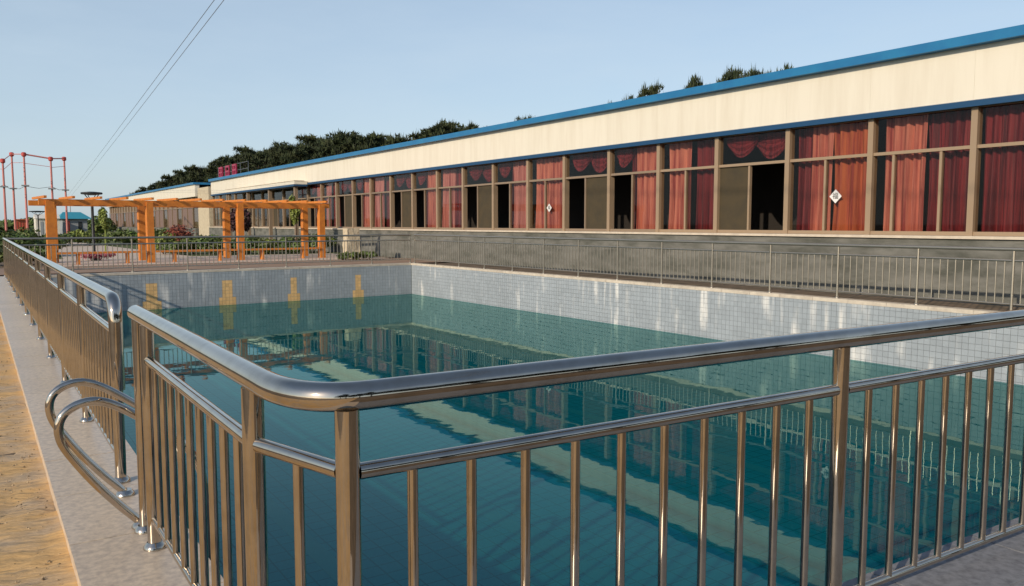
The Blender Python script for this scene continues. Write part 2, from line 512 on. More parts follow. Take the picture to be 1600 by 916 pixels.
# coping slabs
coping = put('pool_coping', None); struct(coping, 'stone coping slabs round the pool edge')
def slabs(P, Q, win, wout, size, m, thick=0.075, zt=0.0):
    d = Q-P; ln = d.length; d.normalize(); n_ = Vector((-d.y, d.x, 0))
    k = max(1, round(ln/size)); st = ln/k
    for i in range(k):
        c = P + d*(st*(i+.5)) + n_*((win-wout)/2) + Vector((0,0,zt-thick/2+random.uniform(-.002,.0)))
        x = MB().obox(c, d*(st/2-.004), n_*((win+wout)/2), Vector((0,0,thick/2)))
        x.build('coping_slab', m, coping)
slabs(Vector((0.78,0.2,0)), FL+Vector((0,.25,0)), 0.48, 0.03, 0.8, M['coping'])    # left walk (n points to -x)
slabs(Vector((NL.x+.032,NL.y,0)), NR+Vector((.25,0,0)), 0.025, 0.36, 0.8, M['concrete'])
slabs(NR, FR, 0.02, 0.22, 0.8, M['copingedge'])
slabs(FR+Vector((.2,0.013,0)), FL+Vector((.032,0,0)), 0.02, 0.26, 0.8, M['copingedge'])

# ------------------------------------------------------------------ steel railings
def arc(p0, pc, p1, n=8):
    p0, pc, p1 = Vector(p0), Vector(pc), Vector(p1)
    return [p0*(1-t)**2 + pc*2*t*(1-t) + p1*t*t for t in [i/n for i in range(n+1)]]
def cyl_mesh(name, r_, h, n, m):
    return MB().tube([(0,0,0),(0,0,h)], r_, n).mesh(name, m, True)
TOPZ, MIDZ, BOTZ = 1.072, 0.88, 0.14
def flange_mesh(n, m):
    return MB().lathe([(0.052,0.0),(0.052,0.006),(0.044,0.018),(0.034,0.03)], n).mesh('flange', m, True)
def run(root, P, Q, posts, nbar, m, n=8, lower=True, pr=0.031, br=0.0125, BOTZ=0.14):
    """one straight run of posts, middle rail, bottom rail and balusters between P and Q (posts: distances along)"""
    P, Q = Vector(P), Vector(Q)
    d = (Q-P).normalized()
    pm = cyl_mesh('post', pr, TOPZ-.03, n, m)
    fm = flange_mesh(n, m)
    bmesh_ = cyl_mesh('baluster', br, MIDZ-BOTZ-.01, n, m)
    for s_ in posts:
        o = put('post', pm, root, P+d*s_)
        put('flange', fm, o)
    for a, c in zip(posts[:-1], posts[1:]):
        pa, pc = P+d*(a+pr*.9), P+d*(c-pr*.9)
        MB().tube([pa+Vector((0,0,MIDZ)), pc+Vector((0,0,MIDZ))], 0.0215, n, False).build('middle_rail', m, root, True)
        if lower:
            MB().tube([pa+Vector((0,0,BOTZ)), pc+Vector((0,0,BOTZ))], 0.016, n, False).build('bottom_rail', m, root, True)
        k = nbar if isinstance(nbar, int) else max(1, round((c-a)/nbar)-1)
        for i in range(k):
            put('baluster', bmesh_, root, P+d*(a+(c-a)*(i+1)/(k+1))+Vector((0,0,BOTZ+.005)))

# near railing: short side run, chamfered corner and long front run
near = thing('steel_railing', 'polished steel railing in the foreground with a rounded corner', 'railing')
FY0, FY1 = 1.925, 1.60
fA, fB = Vector((0.748,1.866,0)), Vector((14.2,1.46,0))
dN = (fB-fA).normalized()
path = [Vector((.63,4.24,TOPZ)), Vector((.63,2.20,TOPZ))] + arc((.63,2.14,TOPZ),(.63,1.869,TOPZ),tuple(fA+dN*.06+Vector((0,0,TOPZ))),14) + [fB+Vector((0,0,TOPZ))]
MB().tube(path, 0.0375, 24).build('top_rail', M['steel'], near, True)
sA, sB = Vector((.63,3.95,0)), Vector((.63,2.27,0))
run(near, sA, sB, [0.0, (sB-sA).length], 9, M['steel'], 20, br=0.0145)
# twin end post
o = put('post', cyl_mesh('post', 0.026, TOPZ-.03, 20, M['steel']), near, (.63,4.20,0)); put('flange', flange_mesh(20, M['steel']), o)
step = 1.935
pl = [i*step for i in range(7)]
run(near, fA, fB, pl, 10, M['steel'], 20, br=0.0145, BOTZ=0.065)
# chamfer bay
cA, cB = sB, fA
dc = (cB-cA).normalized()
for z, r_ in ((MIDZ,.0215),(BOTZ,.016)):
    MB().tube([cA+dc*.028+Vector((0,0,z)), cB-dc*.028+Vector((0,0,z))], r_, 20, False).build('middle_rail' if z > .5 else 'bottom_rail', M['steel'], near, True)
put('baluster', cyl_mesh('baluster', .0145, MIDZ-BOTZ-.01, 20, M['steel']), near, cA.lerp(cB,.5)+Vector((0,0,BOTZ+.005)))

# left railing
left = thing('steel_railing', 'steel railing receding along the sandy path at left', 'railing')
lA, lB = Vector((.645,5.10,0)), Vector((.68,27.3,0))
top = [Vector((.645,5.06,.55)), Vector((.645,5.06,.94))] + arc((.645,5.06,.94),(.645,5.06,TOPZ),(.645,5.19,TOPZ),8) + [lB+Vector((0,0,TOPZ))]
MB().tube(top, 0.0375, 20).build('top_rail', M['steel'], left, True)
ln = (lB-lA).length
pl = [0.0] + [1.75*(i+1) for i in range(12)] + [ln]
run(left, lA, lB, pl, 10, M['steel'], 12, br=.0135)
# far railing and right railing
farr = thing('steel_railing', 'thin grey railing along the far end of the pool before the pergola', 'railing')
rA, rB = Vector((.75,27.30,0)), Vector((13.98,28.14,0))
MB().tube([rA+Vector((-.06,0,TOPZ)), rB+Vector((0,0,TOPZ))], 0.034, 10).build('top_rail', M['steel_far'], farr, True)
ln = (rB-rA).length; k = 8
run(farr, rA, rB, [ln*i/k for i in range(k+1)], 11, M['steel_far'], 8, pr=.024)
rig = thing('steel_railing', 'long grey railing before the building wall on the right pool edge', 'railing')
gA, gB = Vector((14.07,27.95,0)), Vector((14.74,1.75,0))
MB().tube([gA+Vector((0,0,TOPZ)), gB+Vector((0,0,TOPZ))], 0.034, 10).build('top_rail', M['steel_far'], rig, True)
ln = (gB-gA).length; k = 16
run(rig, gA, gB, [ln*i/k for i in range(k+1)], 11, M['steel_far'], 8, pr=.024)

# ------------------------------------------------------------------ pool ladder
lad = thing('pool_ladder', 'steel pool ladder with two looped handrails between the railings', 'ladder')
for y in (4.27, 4.83):
    pts = [(.63,y,.0),(.61,y,.035),(.53,y,.125),(.42,y,.265),(.32,y,.42),(.287,y,.50),(.288,y,.57),(.32,y,.62),(.385,y,.652),(.46,y,.652),(.55,y,.61),(.70,y,.50),(.82,y,.40),(.90,y,.27),(.93,y,.1),(.935,y,-.2),(.935,y,-2.2)]
    # smooth by Catmull-Rom
    P_ = [Vector(p) for p in pts]; sm = []
    for i in range(len(P_)-1):
        p0 = P_[max(i-1,0)]; p1 = P_[i]; p2 = P_[i+1]; p3 = P_[min(i+2,len(P_)-1)]
        for t in (0,.25,.5,.75):
            sm.append(.5*((2*p1)+(p2-p0)*t+(2*p0-5*p1+4*p2-p3)*t*t+(-p0+3*p1-3*p2+p3)*t**3))
    sm.append(P_[-1])
    o = MB().tube(sm, 0.021, 18).build('handrail', M['steel'], lad, True)
    put('flange', flange_mesh(18, M['steel']), o, (.628,y,0))
for z in (-.5,-.8,-1.1,-1.4):
    MB().box(.90,.98,4.29,4.81,z-.012,z+.012).build('step', M['steel'], lad)

# ------------------------------------------------------------------ long building
BX = 17.0
MUL = [-2.75,-0.48,1.79,4.06,6.33,8.60,10.87,13.11,15.42,17.68,19.92,22.28,24.48,26.85,29.2,31.45,33.85,36.2,38.6,40.95,43.3,45.65,48.0,50.35,52.7,55.05,57.4,59.75,62.1,64.45,66.8,69.15,71.5]
B0, B1 = MUL[0], MUL[-1]
SILL, TRANS, HEAD = 1.27, 3.06, 3.90
bld = thing('long_building', 'long low building with cream fascia, blue roof trim and red curtained windows', 'building')
MB().box(16.6,17.10,B0,B1,-.3,1.195).build('base_wall', M['greywall'], bld)
MB().box(16.54,17.17,B0,B1,1.197,1.255).build('sill_ledge', M['sill'], bld)
x = MB(); x.box(24.9,25.1,B0+.01,B1-.01,-.2,5.0); x.build('rear_wall', M['whitewall'], bld)
for y0,y1 in ((B0-.0,B0+.2),(B1-.2,B1)):
    x = MB(); x.box(17.18,24.89,y0,y1,-.2,5.1); x.build('end_wall', M['whitewall'], bld)
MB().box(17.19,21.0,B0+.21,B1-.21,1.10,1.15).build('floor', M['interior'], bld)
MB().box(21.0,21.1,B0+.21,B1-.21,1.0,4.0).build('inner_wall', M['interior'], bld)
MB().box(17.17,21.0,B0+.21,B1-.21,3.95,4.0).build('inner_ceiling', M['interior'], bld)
x = MB(); x.box(16.95,17.15,B0,B1,3.91,5.0); x.build('lintel', M['darkframe'], bld)
# fascia panels
for a, c in zip(MUL[:-1], MUL[1:]):
    MB().box(16.86,16.94,a+.0015,c-.0015,3.96,5.06).build('fascia_panel', M['cream'], bld)
x = MB()
x.v = [(16.80,B0-.05,3.85),(16.80,B1,3.85),(16.80,B1,3.965),(16.80,B0-.05,3.965),(16.949,B0-.05,3.87),(16.949,B1,3.87),(16.90,B1,4.0),(16.90,B0-.05,4.0)]
x.f = [(0,3,2,1),(3,7,6,2),(0,1,5,4),(4,5,6,7),(0,4,7,3),(1,2,6,5)]
x.build('lower_trim', M['navy'], bld)
MB().box(16.66,16.95,B0-.1,B1+.02,5.055,5.25).build('roof_trim', M['blue'], bld)
# corrugated roof
x = MB(); ny = 330
for i in range(ny+1):
    y = lerp(B0-.1,B1+.02,i/ny); dz = .025 if i % 2 else 0.0
    x.v += [(16.96,y,5.19+dz),(22.0,y,6.0+dz),(25.3,y,5.3+dz)]
for i in range(ny):
    for k in (0,1): x.f.append((i*3+k,i*3+k+1,i*3+4+k,i*3+3+k))
x.build('roof', M['blue'], bld)
# windows: one per bay
# kinds: what fills the two lower sashes (left, right in the photograph: left = higher y)
KIND = {}
names = ['first','second','third','fourth','fifth','sixth','seventh','eighth','ninth','tenth','eleventh','twelfth','thirteenth','fourteenth','fifteenth','sixteenth','seventeenth','eighteenth','nineteenth','twentieth']
first = 4     # index of the bay cut by the right edge of the photograph (MUL[4]..MUL[5])
pattern = {4:'A',5:'B',6:'C',7:'D',8:'E',9:'F',10:'G',11:'H',12:'F'}
cyc = 'GEF'
def kind(i):
    if i < 4: return 'A'
    if i in pattern: return pattern[i]
    if i > 22: return 'dark'
    return cyc[(i-13) % 3]
CN = {'rose':'rose pink','salmon':'salmon pink','darkred':'dark red','orangecloth':'orange'}
def curtain(y0, y1, mname, label, x=17.20, z0=1.30, z1=3.86, fold=.19, amp=.085, seed=0):
    """y0 > y1 : left to right in the photograph"""
    rng = random.Random(seed)
    n = max(10, int(abs(y0-y1)/.022)); rows = 6
    mb = MB(); ph = rng.uniform(0,6); f2 = rng.uniform(.6,1.5); fold *= rng.uniform(.8,1.35); sk0 = rng.uniform(-.02,.10); sk1 = rng.uniform(-.02,.10); wid = rng.uniform(.5,1.1)
    for r_ in range(rows+1):
        t = r_/rows; z = lerp(z1,z0,t)
        for i in range(n+1):
            u = i/n; y = lerp(y0-sk0*abs(y0-y1)*math.sin(t*2.6)*.8, y1+sk1*abs(y0-y1)*math.sin(t*2.6)*.8, u+.035*math.sin(u*9*wid+ph)*math.sin(math.pi*u))
            w = 2*math.pi*abs(y0-y1)*u/fold
            xx = x + amp*(.45+.55*t)*(math.sin(w+ph+.6*math.sin(w*.31*f2)) + .45*math.sin(w*.47*f2+ph*2+.8*t))
            mb.v.append((xx, y+.012*math.sin(3*t+ph)*math.sin(w*.5), z))
    for r_ in range(rows):
        for i in range(n):
            k = r_*(n+1)+i
            mb.f.append((k,k+1,k+n+2,k+n+1))
    o = mb.build('curtain', M[mname], None, True)
    return tag(o, label, 'curtain', 'curtains behind the windows')
def swag(y0, y1, label, seed):
    mb = MB(); rng = random.Random(seed)
    k = 2 if abs(y0-y1) > 1.2 else 1
    for s_ in range(k):
        a = lerp(y0,y1,max(0,s_/k-.06)); c = lerp(y0,y1,min(1,(s_+1)/k+.04))
        n, rows = 16, 14; base = len(mb.v)
        for r_ in range(rows+1):
            t = r_/rows
            for i in range(n+1):
                u = i/n
                dr = (.14+.46*math.sin(math.pi*u)**.9)*(1+.12*s_)
                z = 3.86 - .02*s_ - t*dr
                xx = 17.20+.05*s_ - .07*math.sin(math.pi*u)*(.3+.7*t) + .028*math.sin(t*24+math.sin(math.pi*u)*3+seed)
                mb.v.append((xx, lerp(a,c,u), z))
        for r_ in range(rows):
            for i in range(n):
                q = base+r_*(n+1)+i
                mb.f.append((q,q+1,q+n+2,q+n+1))
    o = mb.build('swag_valance', M['darkred'], None, True)
    return tag(o, label, 'valance', 'swag valances behind the windows')

for i in range(len(MUL)-1):
    a, c = MUL[i], MUL[i+1]; kd = kind(i)
    # frame of this window (one mesh): jamb at the near end, transom, head, bottom and mid mullion
    win = MB()
    wn = win.box(16.93,17.13,a-.065,a+.065,SILL-.014,HEAD).build('window', M['tanframe'], bld)
    fr_ = MB()
    fr_.box(16.97,17.09,a+.066,c-.066,TRANS-.035,TRANS+.035)
    fr_.box(16.96,17.10,a+.066,c-.066,SILL-.012,SILL+.07)
    fr_.box(16.97,17.09,a+.066,c-.066,HEAD-.06,HEAD-.001)
    mid = (a+c)/2
    if kd == 'B': mids = [lerp(c,a,.235), lerp(c,a,.70)]
    else: mids = [lerp(c,a,.47)]
    for q in mids: fr_.box(16.985,17.075,q-.028,q+.028,SILL+.071,TRANS-.036)
    fr_.build('frame', M['tanframe'] if i < 9 else M['darkframe'], wn)
    # panes
    def pane(y0,y1,z0,z1,m=M['glass'],nm='pane',xx=17.03):
        MB().box(xx-.004,xx+.004,y0,y1,z0,z1).build(nm, m, wn)
    pane(a+.067,c-.067,TRANS+.036,HEAD-.061)
    edges = [c-.067]+[q for q in mids]+[a+.067]
    fills = {'D':('screen','open'),'G':('open','screen'),'F':('open','glass')}.get(kd, ('glass',)*3)
    if kd == 'dark': fills = ('glass','glass') if i % 3 else ('screen','glass')
    for j in range(len(edges)-1):
        y1_, y0_ = edges[j], edges[j+1]
        if j > 0: y1_ -= .029
        if j < len(edges)-2: y0_ += .029
        if fills[j] == 'glass': pane(y0_,y1_,SILL+.072,TRANS-.037)
        elif fills[j] == 'screen': pane(y0_,y1_,SILL+.072,TRANS-.037,M['screen'],'insect_screen')
    # things hanging inside
    if i < 3 or kd == 'dark': continue
    def Y(f): return lerp(c-.08, a+.08, f)
    w_ = names[i-first] + ' window bay from the right' if i >= first else 'window bay just outside the right edge'
    if i < first: continue
    def cu(f0,f1,mn,**k): 
        curtain(Y(f0),Y(f1),mn,'%s curtain behind the %s' % (CN[mn], w_),seed=i*10+int(f0*10),**k)
    if kd == 'A': cu(0,1,'darkred',fold=.21,amp=.06)
    if kd == 'B': cu(.06,.52,'salmon'); cu(.50,1,'darkred',x=17.25,fold=.2,amp=.06)
    if kd == 'C': cu(0,.27,'darkred',x=17.25); cu(.24,.50,'salmon'); cu(.49,1,'orangecloth')
    if kd == 'E': cu(.04,.52,'salmon' if i == 8 else 'rose'); cu(.55,.90,'darkred',x=17.25)
    if kd == 'F':
        swag(Y(0),Y(.42),'short dark red swag valance in the top of the %s' % w_, i); cu(.36,.46,'darkred',x=17.26,fold=.1); cu(.46,1,'rose' if i == 12 else 'salmon')
    if kd == 'H': cu(.10,.88,'salmon')
    if kd in 'DG': swag(Y(.02),Y(.98),'dark red swag valance across the top of the %s' % w_, i)
# last jamb
MB().box(16.93,17.13,B1-.13,B1,SILL-.014,HEAD).build('corner_jamb', M['tanframe'], bld)
# entrance canopy
can = MB().box(16.0,16.79,47.5,63.5,3.86,4.06).build('canopy', M['cream'], bld)
MB().box(15.95,16.78,47.45,63.55,3.74,3.857).build('canopy_trim', M['navy'], can)
MB().box(15.97,16.60,47.47,63.53,4.063,4.09).build('canopy_cap', M['sill'], can)
for y in (47.9,53.0,58.0,63.0):
    MB().box(16.1,16.3,y-.1,y+.1,-.05,3.735).build('canopy_column', M['darkframe'], can)

# paper diamonds with a brush character
def diamond(c, s_, label):
    o = MB()
    o.v = [(c[0],c[1],c[2]-s_),(c[0],c[1]-s_,c[2]),(c[0],c[1],c[2]+s_),(c[0],c[1]+s_,c[2])]
    o.v += [(x+.003,y,z) for x,y,z in o.v]
    o.f = [(0,1,2,3)[::-1],(4,5,6,7),(0,1,5,4),(1,2,6,5),(2,3,7,6),(3,0,4,7)]
    ob = o.build('paper_diamond', M['white']); tag(ob, label, 'paper sign', 'paper diamonds stuck on the windows')
    cv = bpy.data.curves.new('character', 'FONT'); cv.body = '\u798f'; cv.size = s_*1.0; cv.align_x = 'CENTER'; cv.align_y = 'CENTER'; cv.extrude = .001
    tmp = bpy.data.objects.new('tmp', cv); COL.objects.link(tmp)
    dg = bpy.context.evaluated_depsgraph_get()
    me = bpy.data.meshes.new_from_object(tmp.evaluated_get(dg))
    bpy.data.objects.remove(tmp)
    me.materials.clear(); me.materials.append(M['ink'])
    t = put('character', me, ob, (c[0]-.003, c[1], c[2]))
    t.rotation_euler = (R(90), 0, R(-90))
p = at(1305.5,307,0,17.02); diamond((17.020,p.y,p.z), .165, 'white paper diamond with black character on the third window bay from the right')
p = at(858,325,0,17.02); diamond((17.020,p.y,p.z), .15, 'small white paper diamond on the eighth window bay from the right')

# rooftop sign: red characters on a light frame
sg = thing('rooftop_sign', 'red character panels on a thin metal frame on the building roof', 'sign', (17.3,65,5.25))
for k, y in enumerate((0.6,2.7,4.8)):
    q = MB()
    q.box(-.05,.05,y-.56,y-.42,.05,.95); q.box(-.05,.05,y+.42,y+.56,.05,.95)
    q.box(-.05,.05,y-.415,y+.415,.80,.95); q.box(-.05,.05,y-.415,y+.415,.42,.56); q.box(-.05,.05,y-.415,y+.415,.05,.18)
    if k != 1: q.box(-.05,.05,y-.09,y+.09,.565,.795)
    q.box(-.05,.05,y-.09,y+.09,.185,.415)
    q.build('character', M['signred'], sg)
q = MB()
for z in (.45,.95): q.box(.06,.085,-3.0,6.2,z-.012,z+.012)
for y in (-2.9,-.7,2,4,6.1): q.box(.09,.115,y-.012,y+.012,-.05,.97)
q.build('frame', M['cable'], sg)

# far building, further along the same line
fb = thing('row_building', 'second low building further along with cream fascia seen under the pergola', 'building')
f0, f1 = 77.0, 136.0
MB().box(17.15,24.5,f0,f1,-.2,4.15).build('wall', M['darkframe'], fb)
MB().box(16.7,17.14,f0,f1,-.2,1.1).build('base_wall', M['greywall'], fb)
MB().box(16.75,17.14,f0,f1,3.97,5.05).build('fascia_panel', M['cream'], fb)
MB().box(16.6,24.6,f0-.1,f1+.1,5.053,5.24).build('roof', M['blue'], fb)
nb = 25
for i in range(nb):
    a = lerp(f0,f1,i/nb); c = lerp(f0,f1,(i+1)/nb)
    w = MB().box(16.98,17.145,a-.05,a+.05,1.1,3.96)
    w.box(17.0,17.145,a+.051,c-.051,2.98,3.05)
    wo_ = w.build('window', M['darkframe'], fb)
    MB().box(17.06,17.08,a+.052,c-.052,1.12,2.97).build('pane', M['brownpane'] if i % 3 else M['glass'], wo_)
x = MB().box(16.9,20.0,72.6,76.6,-.2,4.7); o = x.build('link_block', M['block']); tag(o,'small beige block between the two long buildings','building')

# ------------------------------------------------------------------ pergola
pg = thing('pergola', 'orange wooden pergola with flat beams beyond the far pool edge', 'pergola', (0,0,0))
pw = .135
pa, pb = Vector((2.2,34.55,GZ)), Vector((13.35,35.55,GZ))
dp = (pb-pa).normalized(); npv = Vector((-dp.y,dp.x,0))
Lp = (pb-pa).length
def ppos(px, off):   # where the photographed post line cuts the row
    n0 = pa + npv*off
    d = _fw + _r*((px-800)/FPX)
    # intersect ray (plan) with the row line
    A = Vector((d.x,d.y)); B = Vector((dp.x,dp.y)); C0 = Vector((n0.x,n0.y))
    den = A.x*(-B.y)+A.y*B.x
    t = (C0.x*(-B.y)+C0.y*B.x)/den
    return Vector((A.x*t, A.y*t, GZ))
TOPP = 2.42
for px in (84,238,378,504):
    p = ppos(px,0)
    MB().obox(p+Vector((0,0,TOPP/2)), dp*pw*(1.05 if px == 84 else .95), npv*pw, Vector((0,0,TOPP/2))).build('post', M['orange'], pg)
for px in (88,225,357,478):
    p = ppos(px,2.3)
    MB().obox(p+Vector((0,0,TOPP/2)), dp*pw*.95, npv*pw, Vector((0,0,TOPP/2))).build('post', M['orange'], pg)
for off in (0,2.3):
    c = pa+npv*off+dp*Lp/2
    MB().obox(Vector((c.x,c.y,TOPP-.11+.005)), dp*(Lp/2+.20), npv*.07, Vector((0,0,.105))).build('beam', M['orange'], pg)
nr = 13
for i in range(nr):
    c = pa+dp*(Lp*i/(nr-1))+npv*1.15
    MB().obox(Vector((c.x,c.y,TOPP+.03+.05)), dp*.045, npv*1.38, Vector((0,0,.045))).build('rafter', M['orange'], pg)
ps = [ppos(px,0) for px in (84,238,378,504)]
for a, c in zip(ps[:-1],ps[1:]):
    m_ = (a+c)/2; h_ = (c-a).length/2-.16
    bn_ = MB().obox(Vector((m_.x,m_.y,.40)), dp*h_, npv*.2, Vector((0,0,.035))).build('seat', M['orange'], pg)
    for t in (-.55,.55):
        q = Vector((m_.x,m_.y,0))+dp*h_*t
        MB().obox(Vector((q.x,q.y,.15)), dp*.04, npv*.16, Vector((0,0,.213))).build('leg', M['orange'], bn_)

# cream stone block
bm = bmesh.new(); bmesh.ops.create_cube(bm, size=1)
bmesh.ops.subdivide_edges(bm, edges=bm.edges[:], cuts=5, use_grid_fill=True)
for v in bm.verts:
    v.co.x *= .62; v.co.y *= .5; v.co.z = (v.co.z+.5)*1.44-.08
    k = random.uniform(-.018,.018); v.co.x += k; v.co.y += random.uniform(-.018,.018); v.co.x *= 1-.06*v.co.z
me = bpy.data.meshes.new('stone_block'); bm.to_mesh(me); bm.free(); me.materials.append(M['block'])
o = put('stone_block', me, None, (13.86,33.7,GZ)); tag(o,'rough cream stone block standing right of the pergola','stone block')

# ------------------------------------------------------------------ plants
def leaves(mb, c, rad, n, size, rng, flat=1.0, shell=.55):
    for _ in range(n):
        while True:
            d = Vector((rng.uniform(-1,1),rng.uniform(-1,1),rng.uniform(-1,1)))
            if .05 < d.length < 1: break
        d = d.normalized()*(shell+(1-shell)*rng.random())
        p = Vector((c[0]+d.x*rad[0], c[1]+d.y*rad[1], c[2]+d.z*rad[2]))
        nrm = (d+Vector((rng.uniform(-1,1),rng.uniform(-1,1),rng.uniform(-.3,1)))*.8).normalized()
        t = nrm.cross(Vector((rng.uniform(-1,1),rng.uniform(-1,1),rng.uniform(-1,1)))).normalized()
        q = nrm.cross(t); s_ = size*rng.uniform(.6,1.3)
        k = len(mb.v)
        mb.v += [tuple(p-t*s_), tuple(p+q*s_*.45*flat), tuple(p+t*s_), tuple(p-q*s_*.45*flat)]
        mb.f.append((k,k+1,k+2,k+3))
def pine_variant(seed):
    rng = random.Random(seed)
    H = 10.0
    tr = MB()
    lean = rng.uniform(-.6,.6), rng.uniform(-.6,.6)
    def tp(t): return Vector((lean[0]*t*t+.12*math.sin(t*5+seed), lean[1]*t*t+.12*math.cos(t*4+seed), H*t))
    tr.tube([tp(i/9) for i in range(10)], [.20*(1-.85*i/9)+.02 for i in range(10)], 7)
    cr_ = MB()
    nbr = 34
    for k in range(nbr):
        t = .30+.68*(k/nbr)**.9
        p = tp(t); az = k*2.4+rng.uniform(-.5,.5)
        ln_ = (2.6*(1-((t-.30)/.72)**1.6)+.45)*rng.uniform(.6,1.15)
        tip = p+Vector((math.cos(az)*ln_, math.sin(az)*ln_, ln_*rng.uniform(.10,.62)))
        tr.tube([p, p.lerp(tip,.5)+Vector((0,0,-.06)), tip], [.05,.035,.012], 4, False)
        for _ in range(16):      # upright candles at the branch end
            base = tip+Vector((rng.uniform(-.28,.28),rng.uniform(-.28,.28),rng.uniform(-.1,.2)))
            e = base+Vector((rng.uniform(-.25,.25),rng.uniform(-.25,.25),rng.uniform(.45,.85)))
            q = len(cr_.v); w1 = rng.uniform(.05,.09); a1 = rng.uniform(0,6.28); sd = Vector((math.cos(a1)*w1,math.sin(a1)*w1,0))
            cr_.v += [tuple(base-sd),tuple(base+sd),tuple(e)]; cr_.f.append((q,q+1,q+2))
        for j in range(5):
            s_ = .35+.65*j/4
            cc = p.lerp(tip,s_)+Vector((rng.uniform(-.3,.3),rng.uniform(-.3,.3),rng.uniform(0,.25)))
            rr = rng.uniform(.32,.62)
            # needle clump: spikes pointing up and out
            for _ in range(40):
                d = Vector((rng.uniform(-1,1),rng.uniform(-1,1),rng.uniform(-.35,1.0))).normalized()
                base = cc+Vector((d.x*rr*.7, d.y*rr*.7, d.z*rr*.28))
                e = base+(d+Vector((0,0,.45))).normalized()*rng.uniform(.22,.42)
                side = d.cross(Vector((rng.uniform(-1,1),rng.uniform(-1,1),rng.uniform(-1,1))))
                if side.length < .01: continue
                side = side.normalized()*rng.uniform(.05,.10)
                q = len(cr_.v)
                cr_.v += [tuple(base-side), tuple(base+side), tuple(e)]
                cr_.f.append((q,q+1,q+2))
    # leader tuft
    for _ in range(90):
        base = tp(1)+Vector((rng.uniform(-.22,.22),rng.uniform(-.22,.22),rng.uniform(-1.0,.35)))
        d = Vector((rng.uniform(-1,1),rng.uniform(-1,1),rng.uniform(.3,1.6))).normalized()
        e = base+d*rng.uniform(.25,.45); side = d.cross(Vector((rng.uniform(-1,1),rng.uniform(-1,1),.1))).normalized()*.07
        q = len(cr_.v); cr_.v += [tuple(base-side),tuple(base+side),tuple(e)]; cr_.f.append((q,q+1,q+2))
    return tr.mesh('trunk', M['bark'], True), cr_.mesh('crown', M['pine'])
PV = [pine_variant(s_) for s_ in (11,12,13,14,15)]
tops = [(213,300),(226,292),(244,283),(262,273),(284,266),(304,258),(322,262),(338,249),(360,243),(383,230),(404,236),(425,230),(449,222),(472,226),(492,213),(514,214),(538,208),(560,206),(577,214),(594,207),(622,210),(640,218),(664,203),(684,196),(702,187),(722,196),(744,196),(806,184),(832,182),(944,162),(988,150),(1017,133),(1088,121),(1116,127),(1146,104),(1166,113),(1191,109),(1221,102)]
rt = random.Random(21)
def pine(loc, h, i, label, wd=1.0):
    g = thing('pine_tree', label, 'tree', loc, 'pines behind the long building')
    tm, cm = PV[i % 5]
    s_ = h/10.45; w_ = s_*rt.uniform(.85,1.15)*wd
    g.scale = (w_,w_,s_); g.rotation_euler = (0,0,rt.uniform(0,6.28))
    put('trunk', tm, g); put('crown', cm, g)
for i, (px,py) in enumerate(tops):
    X = 33+rt.uniform(-1.5,3.5)
    p = at(px,py,0,X)
    lab = ('dark pine in the tree line left of the roof, %s from the left' % ordn(i)) if i < 27 else {
        27:'small pine top just above the roof, left of the other small tops', 28:'small pine top above the roof, second small top from the left',
        29:'faint low pine tip left of the pair of pointed tips above the roof', 30:'shorter left one of two pointed pine tips above the roof', 31:'taller pointed right one of two pine tips above the roof',
        32:'leftmost pine of the right-hand clump above the roof', 33:'low pine between the left edge and tallest crown of the right-hand clump',
        34:'tallest pine of the right-hand clump above the roof', 35:'pine directly right of the tallest one in the right-hand clump',
        36:'second pine from the right above the roof', 37:'rightmost pine tip above the roof'}[i]
    pine((p.x,p.y,GZ), p.z-GZ, i, lab, 1.15 if i < 27 else .55)
for i in range(30):   # lower second row that closes the gaps
    px = 226+i*17; X = 38+rt.uniform(-2,3)
    top_y = [b_ for a_, b_ in tops if abs(a_-px) < 26] or [230]
    p = at(px, max(top_y)+rt.uniform(2,8), 0, X)
    pine((p.x,p.y,GZ), p.z-GZ, i+2, 'lower pine half hidden behind the front tree line, %s from the left' % ordn(i), 1.3)

# pines at the back of the site, south of the pool: the railings mirror them
for i in range(15):
    pine((-9+i*3.6+rt.uniform(-1,1), -17+rt.uniform(-2.5,2.5), GZ), rt.uniform(8,10.5), i, 'pine south of the pool mirrored in the top rail, %s from the west' % ordn(i), 1.3)

def bush(name, label, c, rad, n, size, m, cat='shrub', group=None, seed=0, stems=4):
    rng = random.Random(seed+int(c[0]*10)+int(c[1]*7))
    g = thing(name, label, cat, (c[0],c[1],GZ), group)
    mb = MB()
    for _ in range(9):
        cc = (rng.uniform(-.55,.55)*rad[0], rng.uniform(-.55,.55)*rad[1], rad[2]*(1+rng.uniform(-.35,.45)))
        k = rng.uniform(.4,.62)
        leaves(mb, cc, (rad[0]*k,rad[1]*k,rad[2]*k), n//9, size, rng)
    mb.build('foliage', m, g)
    st = MB()
    for _ in range(stems):
        a_ = rng.uniform(0,6.28)
        st.tube([(0.05*math.cos(a_),.05*math.sin(a_),0),(rad[0]*.5*math.cos(a_),rad[1]*.5*math.sin(a_),rad[2]*1.2)],[.025,.01],5,False)
    st.build('stem', M['bark'], g)
    return g
